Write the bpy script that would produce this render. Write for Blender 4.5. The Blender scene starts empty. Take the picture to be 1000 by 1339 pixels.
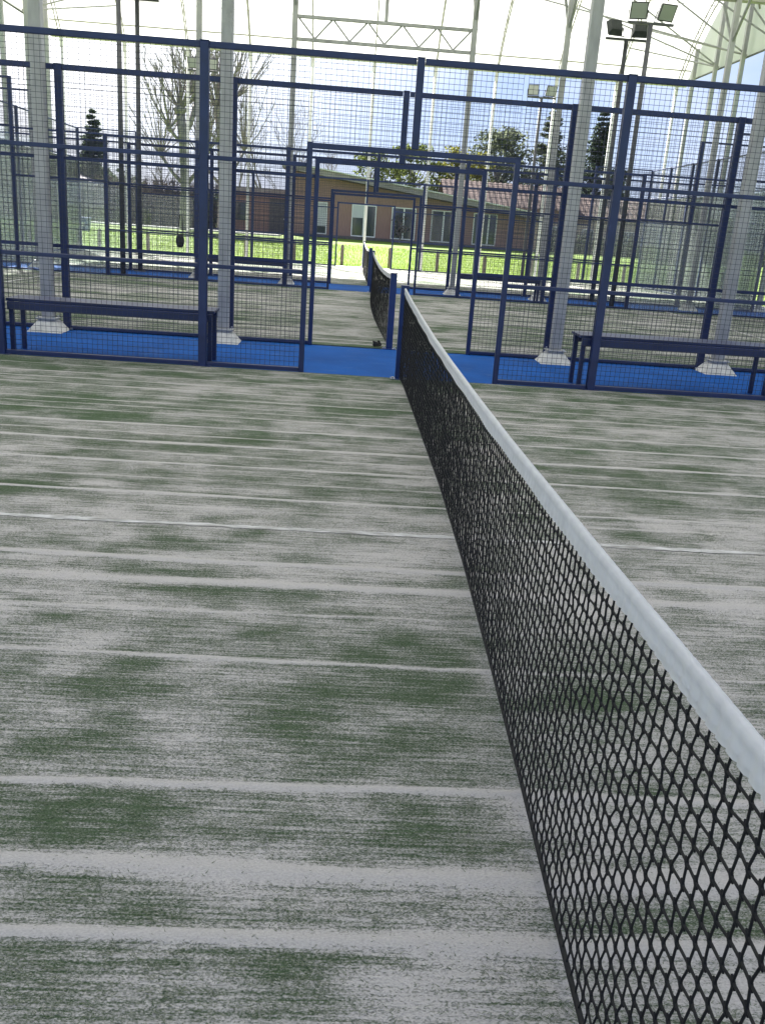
import bpy, math, random
import numpy as np
from mathutils import Vector, Matrix

random.seed(7)
SC = bpy.context.scene
COL = SC.collection
R = math.radians

# ------------------------------------------------------------------ camera
cam = bpy.data.cameras.new('camera')
cam_o = bpy.data.objects.new('camera', cam)
COL.objects.link(cam_o)
SC.camera = cam_o
cam.sensor_fit = 'HORIZONTAL'
cam.sensor_width = 36.0
cam.lens = 42.64
cam.clip_start = 0.05
cam.clip_end = 6000
P_, Y_, R_ = -0.3053, 0.0567, 0.0707
fw = Vector((math.sin(Y_)*math.cos(P_), math.cos(Y_)*math.cos(P_), math.sin(P_)))
ri = Vector((math.cos(Y_), -math.sin(Y_), 0)); up = ri.cross(fw)
ri2 = math.cos(R_)*ri + math.sin(R_)*up
up2 = -math.sin(R_)*ri + math.cos(R_)*up
CAM = Vector((-0.592, -9.301, 1.488))
mw = Matrix((ri2, up2, -fw)).transposed().to_4x4(); mw.translation = CAM
cam_o.matrix_world = mw

# ------------------------------------------------------------------ sky, sun, exposure
SUN_AZ, SUN_EL = R(-22), R(37)          # azimuth from +Y towards +X
w = bpy.data.worlds.new('World'); SC.world = w; w.use_nodes = True
nt = w.node_tree; nt.nodes.clear()
def wn(t, **k):
    n = nt.nodes.new(t)
    for a, b in k.items(): setattr(n, a, b)
    return n
out = wn('ShaderNodeOutputWorld'); bg = wn('ShaderNodeBackground'); bg.inputs[1].default_value = 0.055
sky = wn('ShaderNodeTexSky', sky_type='NISHITA'); sky.sun_disc = False
sky.sun_elevation = SUN_EL; sky.sun_rotation = SUN_AZ; sky.air_density = 1.0; sky.dust_density = 0.6; sky.ozone_density = 2.0
tc = wn('ShaderNodeTexCoord'); mp = wn('ShaderNodeMapping'); mp.inputs['Scale'].default_value = (1.0, 1.0, 2.6)
nz = wn('ShaderNodeTexNoise'); nz.inputs['Scale'].default_value = 2.6; nz.inputs['Detail'].default_value = 7; nz.inputs['Roughness'].default_value = 0.55
cr = wn('ShaderNodeValToRGB'); cr.color_ramp.elements[0].position = 0.42; cr.color_ramp.elements[1].position = 0.68
mx = wn('ShaderNodeMix', data_type='RGBA'); mx.inputs[7].default_value = (1.9, 2.35, 3.6, 1)
mm = wn('ShaderNodeMath', operation='MULTIPLY'); mm.inputs[1].default_value = 0.10
ma_ = wn('ShaderNodeMath', operation='ADD'); ma_.inputs[1].default_value = 0.86
# bright haze round the sun (aureole), centred on the sun's own direction
dp = wn('ShaderNodeVectorMath', operation='DOT_PRODUCT'); dp.inputs[1].default_value = (math.sin(SUN_AZ)*math.cos(SUN_EL), math.cos(SUN_AZ)*math.cos(SUN_EL), math.sin(SUN_EL))
mr = wn('ShaderNodeMapRange', interpolation_type='SMOOTHSTEP'); mr.inputs['From Min'].default_value = 0.76; mr.inputs['From Max'].default_value = 0.93
au = wn('ShaderNodeMix', data_type='RGBA'); au.inputs[7].default_value = (8.0, 7.9, 7.8, 1)
cl = wn('ShaderNodeMix', data_type='RGBA'); cl.inputs[6].default_value = (1.55, 2.0, 3.35, 1); cl.inputs[7].default_value = (3.0, 3.3, 4.1, 1)
L = nt.links.new
L(tc.outputs['Generated'], mp.inputs[0]); L(mp.outputs[0], nz.inputs['Vector']); L(nz.outputs['Fac'], cr.inputs[0])
L(cr.outputs[0], mm.inputs[0]); L(mm.outputs[0], ma_.inputs[0]); L(ma_.outputs[0], mx.inputs[0]); L(cr.outputs[0], cl.inputs[0]); L(cl.outputs[2], mx.inputs[7]); L(sky.outputs[0], mx.inputs[6])
L(tc.outputs['Generated'], dp.inputs[0]); L(dp.outputs['Value'], mr.inputs[0]); L(mr.outputs[0], au.inputs[0]); L(mx.outputs[2], au.inputs[6]); L(au.outputs[2], bg.inputs[0]); L(bg.outputs[0], out.inputs[0])

sl = bpy.data.lights.new('sun', 'SUN'); sl.energy = 5.0; sl.angle = R(0.6); sl.color = (1.0, 0.97, 0.93)
so = bpy.data.objects.new('sun', sl); COL.objects.link(so)
sd = Vector((math.sin(SUN_AZ)*math.cos(SUN_EL), math.cos(SUN_AZ)*math.cos(SUN_EL), math.sin(SUN_EL)))
so.rotation_euler = sd.to_track_quat('Z', 'Y').to_euler(); so.location = (0, 0, 60)

SC.view_settings.view_transform = 'Standard'; SC.view_settings.look = 'None'
SC.view_settings.gamma = 1.0; SC.view_settings.use_curve_mapping = False
SC.view_settings.exposure = 2.42
SC.render.engine = 'CYCLES'
SC.cycles.use_denoising = True
SC.cycles.max_bounces = 8; SC.cycles.diffuse_bounces = 4; SC.cycles.glossy_bounces = 2
SC.cycles.transmission_bounces = 4; SC.cycles.transparent_max_bounces = 32
SC.cycles.caustics_reflective = False; SC.cycles.caustics_refractive = False
SC.cycles.sample_clamp_indirect = 6

# ------------------------------------------------------------------ materials
MATS = {}
def material(name, col, rough=0.6, metal=0.0, spec=0.5, var=0.0, vscale=6.0, vstretch=(1,1,1), bump=0.0, bscale=60.0, col2=None):
    m = bpy.data.materials.new(name); m.use_nodes = True; n = m.node_tree
    b = n.nodes['Principled BSDF']
    b.inputs['Base Color'].default_value = (*col, 1); b.inputs['Roughness'].default_value = rough
    b.inputs['Metallic'].default_value = metal; b.inputs['Specular IOR Level'].default_value = spec
    if var > 0 or bump > 0 or col2:
        t = n.nodes.new('ShaderNodeTexCoord'); mpp = n.nodes.new('ShaderNodeMapping'); mpp.inputs['Scale'].default_value = vstretch
        n.links.new(t.outputs['Object'], mpp.inputs[0])
    if var > 0 or col2:
        z = n.nodes.new('ShaderNodeTexNoise'); z.inputs['Scale'].default_value = vscale; z.inputs['Detail'].default_value = 6
        n.links.new(mpp.outputs[0], z.inputs['Vector'])
        c = n.nodes.new('ShaderNodeValToRGB')
        a_, b_ = (col, col2) if col2 else ([x*(1-var) for x in col], [min(1, x*(1+var)) for x in col])
        c.color_ramp.elements[0].position = 0.34; c.color_ramp.elements[1].position = 0.66
        c.color_ramp.elements[0].color = (*a_, 1); c.color_ramp.elements[1].color = (*b_, 1)
        n.links.new(z.outputs['Fac'], c.inputs[0]); n.links.new(c.outputs[0], b.inputs['Base Color'])
    if bump > 0:
        z2 = n.nodes.new('ShaderNodeTexNoise'); z2.inputs['Scale'].default_value = bscale; z2.inputs['Detail'].default_value = 4
        n.links.new(mpp.outputs[0], z2.inputs['Vector'])
        bp = n.nodes.new('ShaderNodeBump'); bp.inputs['Strength'].default_value = bump; bp.inputs['Distance'].default_value = 0.02
        n.links.new(z2.outputs['Fac'], bp.inputs['Height']); n.links.new(bp.outputs[0], b.inputs['Normal'])
    MATS[name] = m
    return m
def translucent(name, col, tcol, mix=0.5, var=0.06, vscale=1.5):
    m = bpy.data.materials.new(name); m.use_nodes = True; n = m.node_tree; n.nodes.clear()
    o = n.nodes.new('ShaderNodeOutputMaterial'); d = n.nodes.new('ShaderNodeBsdfDiffuse'); t = n.nodes.new('ShaderNodeBsdfTranslucent')
    s = n.nodes.new('ShaderNodeMixShader'); s.inputs[0].default_value = mix
    z = n.nodes.new('ShaderNodeTexNoise'); z.inputs['Scale'].default_value = vscale; z.inputs['Detail'].default_value = 5
    tcn = n.nodes.new('ShaderNodeTexCoord'); n.links.new(tcn.outputs['Object'], z.inputs['Vector'])
    for col_, node in ((col, d), (tcol, t)):
        c = n.nodes.new('ShaderNodeValToRGB')
        c.color_ramp.elements[0].position = 0.3; c.color_ramp.elements[1].position = 0.7
        c.color_ramp.elements[0].color = (*[x*(1-var) for x in col_], 1); c.color_ramp.elements[1].color = (*[min(1, x*(1+var)) for x in col_], 1)
        n.links.new(z.outputs['Fac'], c.inputs[0]); n.links.new(c.outputs[0], node.inputs['Color'])
    n.links.new(d.outputs[0], s.inputs[1]); n.links.new(t.outputs[0], s.inputs[2]); n.links.new(s.outputs[0], o.inputs[0])
    MATS[name] = m
    return m
material('navy', (0.013, 0.025, 0.095), rough=0.38, var=0.18, vscale=5)
material('wire', (0.012, 0.018, 0.045), rough=0.45)
material('post_blue', (0.006, 0.026, 0.13), rough=0.35, var=0.15, vscale=8)
material('galv', (0.37, 0.37, 0.375), rough=0.5, metal=0.15, var=0.16, vscale=9, vstretch=(1,1,.3))
material('white_steel', (0.72, 0.72, 0.70), rough=0.45, var=0.08, vscale=5)
material('rib_steel', (0.40, 0.39, 0.355), rough=.5, var=.1)
material('footing', (0.60, 0.59, 0.56), rough=0.9, var=0.14, vscale=14, bump=.3)
material('bolt', (0.55, 0.55, 0.55), rough=0.35, metal=0.8)
material('black_net', (0.012, 0.012, 0.013), rough=0.75, spec=0.25)
material('dark_metal', (0.075, 0.077, 0.085), rough=0.5, var=0.2, vscale=7)
material('lamp_glass', (0.42, 0.44, 0.44), rough=0.12, spec=0.7)
translucent('tape', (0.90, 0.90, 0.91), (0.88, 0.88, 0.90), 0.5, 0.05, 18)
translucent('membrane', (0.72, 0.718, 0.714), (0.60, 0.60, 0.595), 0.37, 0.05, 0.8)
material('concrete', (0.44, 0.43, 0.40), rough=0.9, var=0.16, vscale=1.2, bump=.2)
material('wood_post', (0.16, 0.135, 0.11), rough=0.85, var=0.3, vscale=10, vstretch=(4,4,.6))
material('clad', (0.29, 0.178, 0.150), rough=0.8, var=0.16, vscale=7, vstretch=(5,1,.25))
material('plinth', (0.12, 0.11, 0.105), rough=0.9, var=.2)
material('fascia', (0.31, 0.275, 0.285), spec=.1, rough=0.9, var=.12, vscale=2)
material('white_paint', (0.78, 0.78, 0.76), rough=0.5, var=.05)
material('window_glass', (0.03, 0.04, 0.045), rough=0.06, spec=0.8)
material('blind', (0.55, 0.56, 0.56), rough=0.9, var=.06, vscale=3, vstretch=(8,1,.2))
material('tile', (0.12, 0.09, 0.08), spec=.08, rough=0.95, var=.3, vscale=4)
material('render_wall', (0.50, 0.38, 0.30), rough=0.9, var=.1)
material('slate', (0.11, 0.10, 0.10), rough=0.7, var=.2)
material('bark', (0.24, 0.22, 0.205), rough=0.9, var=.35, vscale=6, vstretch=(2,2,.5))
translucent('leaf_dark', (0.065, 0.085, 0.06), (0.08, 0.105, 0.07), .5, .4, 1.2)
translucent('leaf_olive', (0.09, 0.11, 0.03), (0.112, 0.138, 0.037), .5, .4, 1.2)
translucent('leaf_yellow', (0.16, 0.16, 0.035), (0.2, 0.2, 0.044), .5, .4, 1.2)
translucent('leaf_grey', (0.1, 0.115, 0.075), (0.125, 0.144, 0.094), .5, .4, 1.2)
material('twig', (0.13, 0.105, 0.09), rough=0.9, var=.4, vscale=.8)
material('blue_plastic', (0.02, 0.07, 0.35), rough=0.4, var=.1)
material('bag', (0.02, 0.02, 0.022), rough=0.8, var=.3)
material('blue_floor', (0.003, 0.078, 0.32), spec=.12, rough=0.85, var=0.16, vscale=1.4, bump=.25, bscale=120)
translucent('blade', (0.11, 0.18, 0.02), (0.17, 0.26, 0.026), 0.5, 0.3, 3)
material('fibre', (0.05, 0.085, 0.035), rough=.7, spec=.25, col2=(0.22, 0.24, 0.17), vscale=160)

def mat_glass():
    m = bpy.data.materials.new('court_glass'); m.use_nodes = True; n = m.node_tree; n.nodes.clear()
    o = n.nodes.new('ShaderNodeOutputMaterial'); tr = n.nodes.new('ShaderNodeBsdfTransparent'); tr.inputs[0].default_value = (0.975, 0.987, 0.985, 1)
    gl = n.nodes.new('ShaderNodeBsdfGlossy'); gl.inputs['Roughness'].default_value = 0.03; gl.inputs[0].default_value = (0.9, 1, .97, 1)
    lw = n.nodes.new('ShaderNodeFresnel'); lw.inputs[0].default_value = 1.45
    s = n.nodes.new('ShaderNodeMixShader'); n.links.new(lw.outputs[0], s.inputs[0]); n.links.new(tr.outputs[0], s.inputs[1]); n.links.new(gl.outputs[0], s.inputs[2])
    df = n.nodes.new('ShaderNodeBsdfDiffuse'); df.inputs[0].default_value = (0.78, .80, .80, 1)     # dust film
    z = n.nodes.new('ShaderNodeTexNoise'); z.inputs['Scale'].default_value = 2.5; z.inputs['Detail'].default_value = 4
    t = n.nodes.new('ShaderNodeTexCoord'); mpp = n.nodes.new('ShaderNodeMapping'); mpp.inputs['Scale'].default_value = (3, 3, .25)
    n.links.new(t.outputs['Object'], mpp.inputs[0]); n.links.new(mpp.outputs[0], z.inputs['Vector'])
    ml = n.nodes.new('ShaderNodeMath'); ml.operation = 'MULTIPLY'; ml.inputs[1].default_value = 0.20; n.links.new(z.outputs['Fac'], ml.inputs[0])
    s2 = n.nodes.new('ShaderNodeMixShader'); n.links.new(ml.outputs[0], s2.inputs[0]); n.links.new(s.outputs[0], s2.inputs[1]); n.links.new(df.outputs[0], s2.inputs[2])
    n.links.new(s2.outputs[0], o.inputs[0]); MATS['court_glass'] = m
mat_glass()

def mat_turf():
    m = bpy.data.materials.new('sandy_turf'); m.use_nodes = True; n = m.node_tree
    b = n.nodes['Principled BSDF']; b.inputs['Roughness'].default_value = 0.95; b.inputs['Specular IOR Level'].default_value = 0.15
    lk = n.links.new
    t = n.nodes.new('ShaderNodeTexCoord')
    def noise(sx, sy, sc, det, rg=0.55):
        mpp = n.nodes.new('ShaderNodeMapping'); mpp.inputs['Scale'].default_value = (sx, sy, 1)
        z = n.nodes.new('ShaderNodeTexNoise'); z.inputs['Scale'].default_value = sc; z.inputs['Detail'].default_value = det; z.inputs['Roughness'].default_value = rg
        lk(t.outputs['Object'], mpp.inputs[0]); lk(mpp.outputs[0], z.inputs['Vector']); return z.outputs['Fac']
    def ma(op, a, b_=None, c=None):
        q = n.nodes.new('ShaderNodeMath'); q.operation = op
        for i, v in enumerate((a, b_, c)):
            if v is None: continue
            if isinstance(v, (int, float)): q.inputs[i].default_value = v
            else: lk(v, q.inputs[i])
        return q.outputs[0]
    at = n.nodes.new('ShaderNodeAttribute'); at.attribute_name = 'sand'
    n1 = noise(0.75, 1.2, 190, 6, .78); n2 = noise(0.09, 2.1, 52, 4, .6); n3 = noise(1, 1, 11, 4)
    s = ma('ADD', at.outputs['Fac'], ma('MULTIPLY', ma('SUBTRACT', n1, .5), 3.2))
    s = ma('ADD', s, ma('MULTIPLY', ma('SUBTRACT', n2, .5), 1.9))
    s = ma('ADD', s, ma('MULTIPLY', ma('SUBTRACT', n3, .5), .5))
    f = ma('MULTIPLY', ma('SUBTRACT', s, .20), 1.45); f.node.use_clamp = True
    g = n.nodes.new('ShaderNodeValToRGB'); g.color_ramp.elements[0].color = (.036, .064, .031, 1); g.color_ramp.elements[1].color = (.118, .165, .092, 1)
    g.color_ramp.elements[0].position = .35; g.color_ramp.elements[1].position = .7; lk(n1, g.inputs[0])
    c = n.nodes.new('ShaderNodeValToRGB'); c.color_ramp.elements[0].color = (.37, .350, .333, 1); c.color_ramp.elements[1].color = (.59, .56, .535, 1)
    c.color_ramp.elements[0].position = .3; c.color_ramp.elements[1].position = .7; lk(n1, c.inputs[0])
    x = n.nodes.new('ShaderNodeMix'); x.data_type = 'RGBA'; lk(f, x.inputs[0]); lk(g.outputs[0], x.inputs[6]); lk(c.outputs[0], x.inputs[7])
    lk(x.outputs[2], b.inputs['Base Color'])
    bp = n.nodes.new('ShaderNodeBump'); bp.inputs['Strength'].default_value = .55; bp.inputs['Distance'].default_value = .012
    lk(ma('ADD', ma('MULTIPLY', n1, .8), ma('MULTIPLY', f, .6)), bp.inputs['Height']); lk(bp.outputs[0], b.inputs['Normal'])
    MATS['sandy_turf'] = m
mat_turf()
def mat_walk():
    m = MATS['blue_floor']; n = m.node_tree; b = n.nodes['Principled BSDF']; src = b.inputs['Base Color'].links[0].from_socket
    t = n.nodes.new('ShaderNodeTexCoord'); mpp = n.nodes.new('ShaderNodeMapping'); mpp.inputs['Scale'].default_value = (1, 2.2, 1)
    z = n.nodes.new('ShaderNodeTexNoise'); z.inputs['Scale'].default_value = 3.2; z.inputs['Detail'].default_value = 9; z.inputs['Roughness'].default_value = .68
    n.links.new(t.outputs['Object'], mpp.inputs[0]); n.links.new(mpp.outputs[0], z.inputs['Vector'])
    c = n.nodes.new('ShaderNodeValToRGB'); c.color_ramp.elements[0].position = .56; c.color_ramp.elements[1].position = .78; c.color_ramp.elements[1].color = (.22,.22,.22,1)
    n.links.new(z.outputs['Fac'], c.inputs[0])
    x = n.nodes.new('ShaderNodeMix'); x.data_type = 'RGBA'; x.inputs[7].default_value = (.30,.31,.33,1)
    n.links.new(c.outputs[0], x.inputs[0]); n.links.new(src, x.inputs[6]); n.links.new(x.outputs[2], b.inputs['Base Color'])
mat_walk()
material('line_paint', (0.30, 0.29, 0.27), rough=.95, col2=(0.64, 0.63, 0.62), vscale=26, vstretch=(.4,1.4,1), bump=.4, bscale=160)
def mat_lawn():
    m = material('lawn', (0.105, 0.172, 0.018), rough=.9, spec=.2, col2=(0.145, 0.21, 0.024), vscale=.55, bump=.8, bscale=14)
mat_lawn()

# ------------------------------------------------------------------ mesh helpers
class MB:
    def __init__(s): s.v = []; s.f = []
    def box(s, a, b):
        x0, y0, z0 = a; x1, y1, z1 = b; i = len(s.v)
        s.v += [(x0,y0,z0),(x1,y0,z0),(x1,y1,z0),(x0,y1,z0),(x0,y0,z1),(x1,y0,z1),(x1,y1,z1),(x0,y1,z1)]
        s.f += [tuple(i+k for k in q) for q in ((0,3,2,1),(4,5,6,7),(0,1,5,4),(1,2,6,5),(2,3,7,6),(3,0,4,7))]; return s
    def cbox(s, c, d): return s.box([c[k]-d[k]/2 for k in range(3)], [c[k]+d[k]/2 for k in range(3)])
    def bbox(s, a, b, e=.004):
        # box with chamfered vertical and horizontal edges
        (x0,y0,z0),(x1,y1,z1) = a, b; i = len(s.v)
        def ring(z, q): return [(x0+q,y0,z),(x1-q,y0,z),(x1,y0+q,z),(x1,y1-q,z),(x1-q,y1,z),(x0+q,y1,z),(x0,y1-q,z),(x0,y0+q,z)]
        def ringi(z, q): return [(x0+2*q,y0+q,z),(x1-2*q,y0+q,z),(x1-q,y0+2*q,z),(x1-q,y1-2*q,z),(x1-2*q,y1-q,z),(x0+2*q,y1-q,z),(x0+q,y1-2*q,z),(x0+q,y0+2*q,z)]
        for r in (ringi(z0,e), ring(z0+e,e), ring(z1-e,e), ringi(z1,e)): s.v += r
        for k in range(3):
            for j in range(8): s.f.append((i+8*k+j, i+8*k+(j+1)%8, i+8*k+8+(j+1)%8, i+8*k+8+j))
        s.f.append(tuple(i+j for j in range(7,-1,-1))); s.f.append(tuple(i+24+j for j in range(8))); return s
    def tube(s, pts, r, n=6, cap=True):
        pts = [Vector(p) for p in pts]; i0 = len(s.v); m = len(pts)
        rs = r if isinstance(r, (list, tuple)) else [r]*m
        u = None
        for k, p in enumerate(pts):
            t = (pts[min(k+1,m-1)]-pts[max(k-1,0)]).normalized()
            if u is None: u = t.orthogonal().normalized() if abs(t.z) < .99 else Vector((1,0,0))
            u = (u - t*u.dot(t)).normalized(); w_ = t.cross(u)
            for j in range(n):
                a = 2*math.pi*(j+.5)/n
                s.v.append(tuple(p + (u*math.cos(a)+w_*math.sin(a))*rs[k]))
        for k in range(m-1):
            for j in range(n):
                s.f.append((i0+k*n+j, i0+k*n+(j+1)%n, i0+(k+1)*n+(j+1)%n, i0+(k+1)*n+j))
        if cap:
            s.f.append(tuple(i0+j for j in range(n-1,-1,-1))); s.f.append(tuple(i0+(m-1)*n+j for j in range(n)))
        return s
    def frustum(s, c, b, t, h):
        x, y, z = c; i = len(s.v)
        for q, zz in ((b/2, z), (t/2, z+h)): s.v += [(x-q,y-q,zz),(x+q,y-q,zz),(x+q,y+q,zz),(x-q,y+q,zz)]
        s.f += [tuple(i+k for k in q) for q in ((0,3,2,1),(4,5,6,7),(0,1,5,4),(1,2,6,5),(2,3,7,6),(3,0,4,7))]; return s
    def prism(s, poly, y0, y1):
        # polygon in XZ (counter-clockwise seen from -Y) extruded along Y
        i = len(s.v); n = len(poly)
        s.v += [(x, y0, z) for x, z in poly] + [(x, y1, z) for x, z in poly]
        s.f.append(tuple(i+k for k in range(n))); s.f.append(tuple(i+n+k for k in range(n-1,-1,-1)))
        for k in range(n): s.f.append((i+k, i+n+k, i+n+(k+1)%n, i+(k+1)%n)) 
        return s
    def quad(s, a, b, c, d):
        i = len(s.v); s.v += [tuple(a), tuple(b), tuple(c), tuple(d)]; s.f.append((i,i+1,i+2,i+3)); return s
    def mesh(s, name, mat, smooth=False):
        me = bpy.data.meshes.new(name); me.from_pydata(s.v, [], s.f); me.update()
        me.materials.append(MATS[mat])
        if smooth: me.polygons.foreach_set('use_smooth', [True]*len(me.polygons))
        return me
    def build(s, name, mat, parent=None, smooth=False, loc=None):
        return link(name, s.mesh(name, mat, smooth), parent, loc)
def link(name, me, parent=None, loc=None, rot=None):
    o = bpy.data.objects.new(name, me); COL.objects.link(o)
    if parent: o.parent = parent
    if loc is not None: o.location = loc
    if rot is not None: o.rotation_euler = rot
    return o
def tag(o, label=None, cat=None, group=None, kind=None):
    if label: o['label'] = label
    if cat: o['category'] = cat
    if group: o['group'] = group
    if kind: o['kind'] = kind
    return o
def thing(name, label, cat, loc=(0,0,0), rz=0, group=None):
    o = bpy.data.objects.new(name, None); COL.objects.link(o); o.location = loc; o.rotation_euler = (0,0,rz)
    o.empty_display_size = .2
    return tag(o, label, cat, group)
def struct(o): return tag(o, kind='structure')
def stuff(o): return tag(o, kind='stuff')
def copy_tree(o, parent=None):
    c = o.copy(); COL.objects.link(c); c.parent = parent
    for ch in list(o.children): copy_tree(ch, c)
    return c
_lat = {}
def vnoise(x, y, seed):
    rs = np.random.RandomState(seed); g = rs.rand(256, 256)
    xi = np.floor(x).astype(int); yi = np.floor(y).astype(int); fx = x-xi; fy = y-yi
    fx = fx*fx*(3-2*fx); fy = fy*fy*(3-2*fy)
    a = g[xi%256, yi%256]; b = g[(xi+1)%256, yi%256]; c = g[xi%256, (yi+1)%256]; d = g[(xi+1)%256, (yi+1)%256]
    return (a*(1-fx)+b*fx)*(1-fy)+(c*(1-fx)+d*fx)*fy
def fbm(x, y, seed, oct=4):
    t = 0; amp = .5; tot = 0
    for k in range(oct):
        t = t+amp*vnoise(x*2**k+17.3*k, y*2**k+5.1*k, seed+k); tot += amp; amp *= .5
    return t/tot

# ------------------------------------------------------------------ layout
F1, F2, F3, F4, F5 = 0.0, 2.23, 12.23, 14.46, 24.46
EAVE = 25.25

# ------------------------------------------------------------------ ground
def lawn():
    xs = [-2500,-600,-150,-60,-30,-12,0,12,30,60,150,600,2500]
    ys = [-2500,-400,-60,0,EAVE+.1,30,40,50,60,70,120,400,1200,4000]
    def z(y): return -0.03 if y <= EAVE+.1 else min(.41, -0.03+(y-EAVE-.1)/34.7*.44)
    v = [(x, y, z(y)) for y in ys for x in xs]; n = len(xs)
    f = [(j*n+i, j*n+i+1, (j+1)*n+i+1, (j+1)*n+i) for j in range(len(ys)-1) for i in range(n-1)]
    me = bpy.data.meshes.new('lawn'); me.from_pydata(v, [], f); me.materials.append(MATS['lawn'])
    struct(link('lawn', me))
lawn()
def lz(y): return -0.03 if y <= EAVE+.1 else min(.41, -0.03+(y-EAVE-.1)/34.7*.44)
struct(MB().box((-11.6,-12,-.25), (11.6,EAVE+.02,0)).build('pavement', 'concrete'))
for (a, b) in ((F1, F2), (F3, F4)):
    struct(MB().box((-11.2,a+.0,-.02), (11.2,b-.0,.006)).build('walkway', 'blue_floor'))

RIDGES_A = [(-.10,.012,.5),(-.44,.012,.75),(-.83,.013,.8),(-1.14,.012,.8),(-1.43,.013,.75),(-1.74,.013,.8),(-2.03,.012,.7),(-2.22,.01,.5),(-2.43,.014,.85),(-2.82,.02,.85),(-3.1,.012,.5),
            (-3.33,.025,.9),(-3.6,.012,.5),(-3.87,.02,.85),(-4.2,.012,.45),(-4.5,.02,.8),(-4.72,.012,.5),(-5.48,.022,.9),(-5.74,.05,.65),(-6.02,.012,.45),(-6.42,.014,.7),(-6.75,.012,.35),(-7.165,.015,.85),(-7.495,.029,.95),(-7.715,.027,.92),
            (-8.25,.03,.9),(-8.8,.03,.9),(-9.4,.03,.9)]
# worn places where the sand has been swept off the fibres: x, y, radii, depth
BARE_A = [(-1.33,-6.6,.18,.19,.5),(-1.26,-6.94,.13,.17,.6),(-1.12,-7.28,.12,.13,.6),(-1.14,-7.58,.1,.07,.5),(-.24,-6.26,.17,.18,.6),(-.24,-6.52,.22,.19,.55),(-.23,-6.91,.14,.18,.5),(-.28,-7.29,.15,.15,.6),(-2.32,-4.39,.25,.17,.7),(-1.17,-5.77,.23,.1,.6),(-.21,-5.65,.23,.1,.4),(-1.6,-5.57,.2,.07,.5),(-1.03,-2.96,.32,.23,.5),(-2.12,-3.53,.49,.23,.3),(-2.89,-2.18,.72,.49,.3),(-.66,-7.77,.11,.12,.5),(-.88,-7.74,.1,.08,.4),(.32,-6.66,.15,.28,.45),(.31,-7.23,.13,.16,.4),(-2.36,-2.62,.62,.25,.35),(-1.29,-5.24,.18,.08,.5),(-.95,-6.21,.17,.12,.35),(-.6,-6.78,.15,.17,.35),(-1.64,-6.15,.17,.06,.4),(1.27,-3.47,.47,.2,.35),(2.01,-3.31,.33,.17,.4),(1.32,-5.38,.22,.1,.4),(.98,-4.77,.25,.13,.35),(-1.09,-5.1,.15,.09,.45),(-1.82,-5.95,.15,.06,.4)]
SANDMAP = {}
def turf(name, y0, y1, nx, ny, ridges, seed, detail_x=10.0, bare=()):
    xs = np.linspace(-detail_x, detail_x, nx); ys = np.linspace(y0, y1, ny)
    X, Y = np.meshgrid(xs, ys)
    big = fbm(X*.55+40, Y*.8+40, seed, 3); mid = fbm(X*1.7+60, Y*2.6+60, seed+11, 3); blk = fbm(X*4.2+90, Y*5.5+90, seed+23, 2)
    st = fbm(X*.35+30, Y*11+130, seed+31, 3)
    S = .50+.75*(big-.5)+.60*(mid-.5)+.50*(blk-.5)+.55*(st-.5)
    hole = np.clip((fbm(X*2.3+11, Y*2.8+91, seed+47, 2)-.60)*5.0, 0, 1)
    if len(bare):
        S = .68+.28*(big-.5)+.38*(mid-.5)+.80*(blk-.5)+.40*(st-.5)
        jx = (fbm(X*4+5, Y*6+5, seed+71, 4)-.5)*.42; jy = (fbm(X*4+55, Y*6+75, seed+72, 4)-.5)*.30
        for (hx, hy, rx, ry, dp) in bare:
            S = S-(.30+.95*fbm(X*9, Y*13, seed+75, 2))*.92*dp*np.exp(-(((X+jx-hx)/rx)**2+((Y+jy-hy)/ry)**2)**1.4)
        far = np.clip((Y+5.2)/3.2, 0, 1); S = S-far*(.17+.42*(fbm(X*.5+3, Y*1.1+8, seed+73, 3)-.42))
    else:
        S = S-.42*hole
    Z = np.zeros_like(X)
    edge = np.clip(np.minimum(Y-y0, y1-Y)/.9, 0, 1); S = S-.30*(1-edge)
    for k, (ry, wd, stg) in enumerate(ridges):
        wob = (fbm(X*.45+7*k, X*0+3*k, seed+60, 3)-.5)*.05+(fbm(X*5+7*k, X*0+9*k, seed+61, 2)-.5)*.012
        ww = wd*(.30+1.10*fbm(X*1.3+5*k, X*0+k, seed+62, 3)); am = stg*(.55+.9*fbm(X*.9+3*k, X*0+2*k, seed+63, 3))
        d = (Y-ry-wob)/ww; prof = np.exp(-d*d)
        S = np.maximum(S, S*.3+am*1.75*prof*(prof > .02)+S*.7*(1-prof)); Z += .006*prof*am*min(1, wd/.02)
    me = bpy.data.meshes.new(name)
    vs = np.stack([X, Y, Z+.012], -1).reshape(-1, 3)
    me.vertices.add(nx*ny); me.vertices.foreach_set('co', vs.ravel())
    i = (np.arange(ny-1)[:, None]*nx+np.arange(nx-1)[None]).ravel()
    q = np.stack([i, i+1, i+nx+1, i+nx], -1); nf = len(q)
    me.loops.add(nf*4); me.loops.foreach_set('vertex_index', q.ravel().astype(np.int32))
    me.polygons.add(nf); me.polygons.foreach_set('loop_start', (np.arange(nf)*4).astype(np.int32))
    me.update(calc_edges=True); me.polygons.foreach_set('use_smooth', [True]*nf)
    at = me.attributes.new('sand', 'FLOAT', 'POINT'); at.data.foreach_set('value', S.ravel().astype(np.float32))
    me.materials.append(MATS['sandy_turf'])
    o = struct(link(name, me)); SANDMAP[o.name] = (xs, ys, S, Z)
    return o
tA = turf('court_turf', -10, F1-.03, 260, 860, RIDGES_A, 3, 10.0, BARE_A)
rr = random.Random(5)
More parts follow.
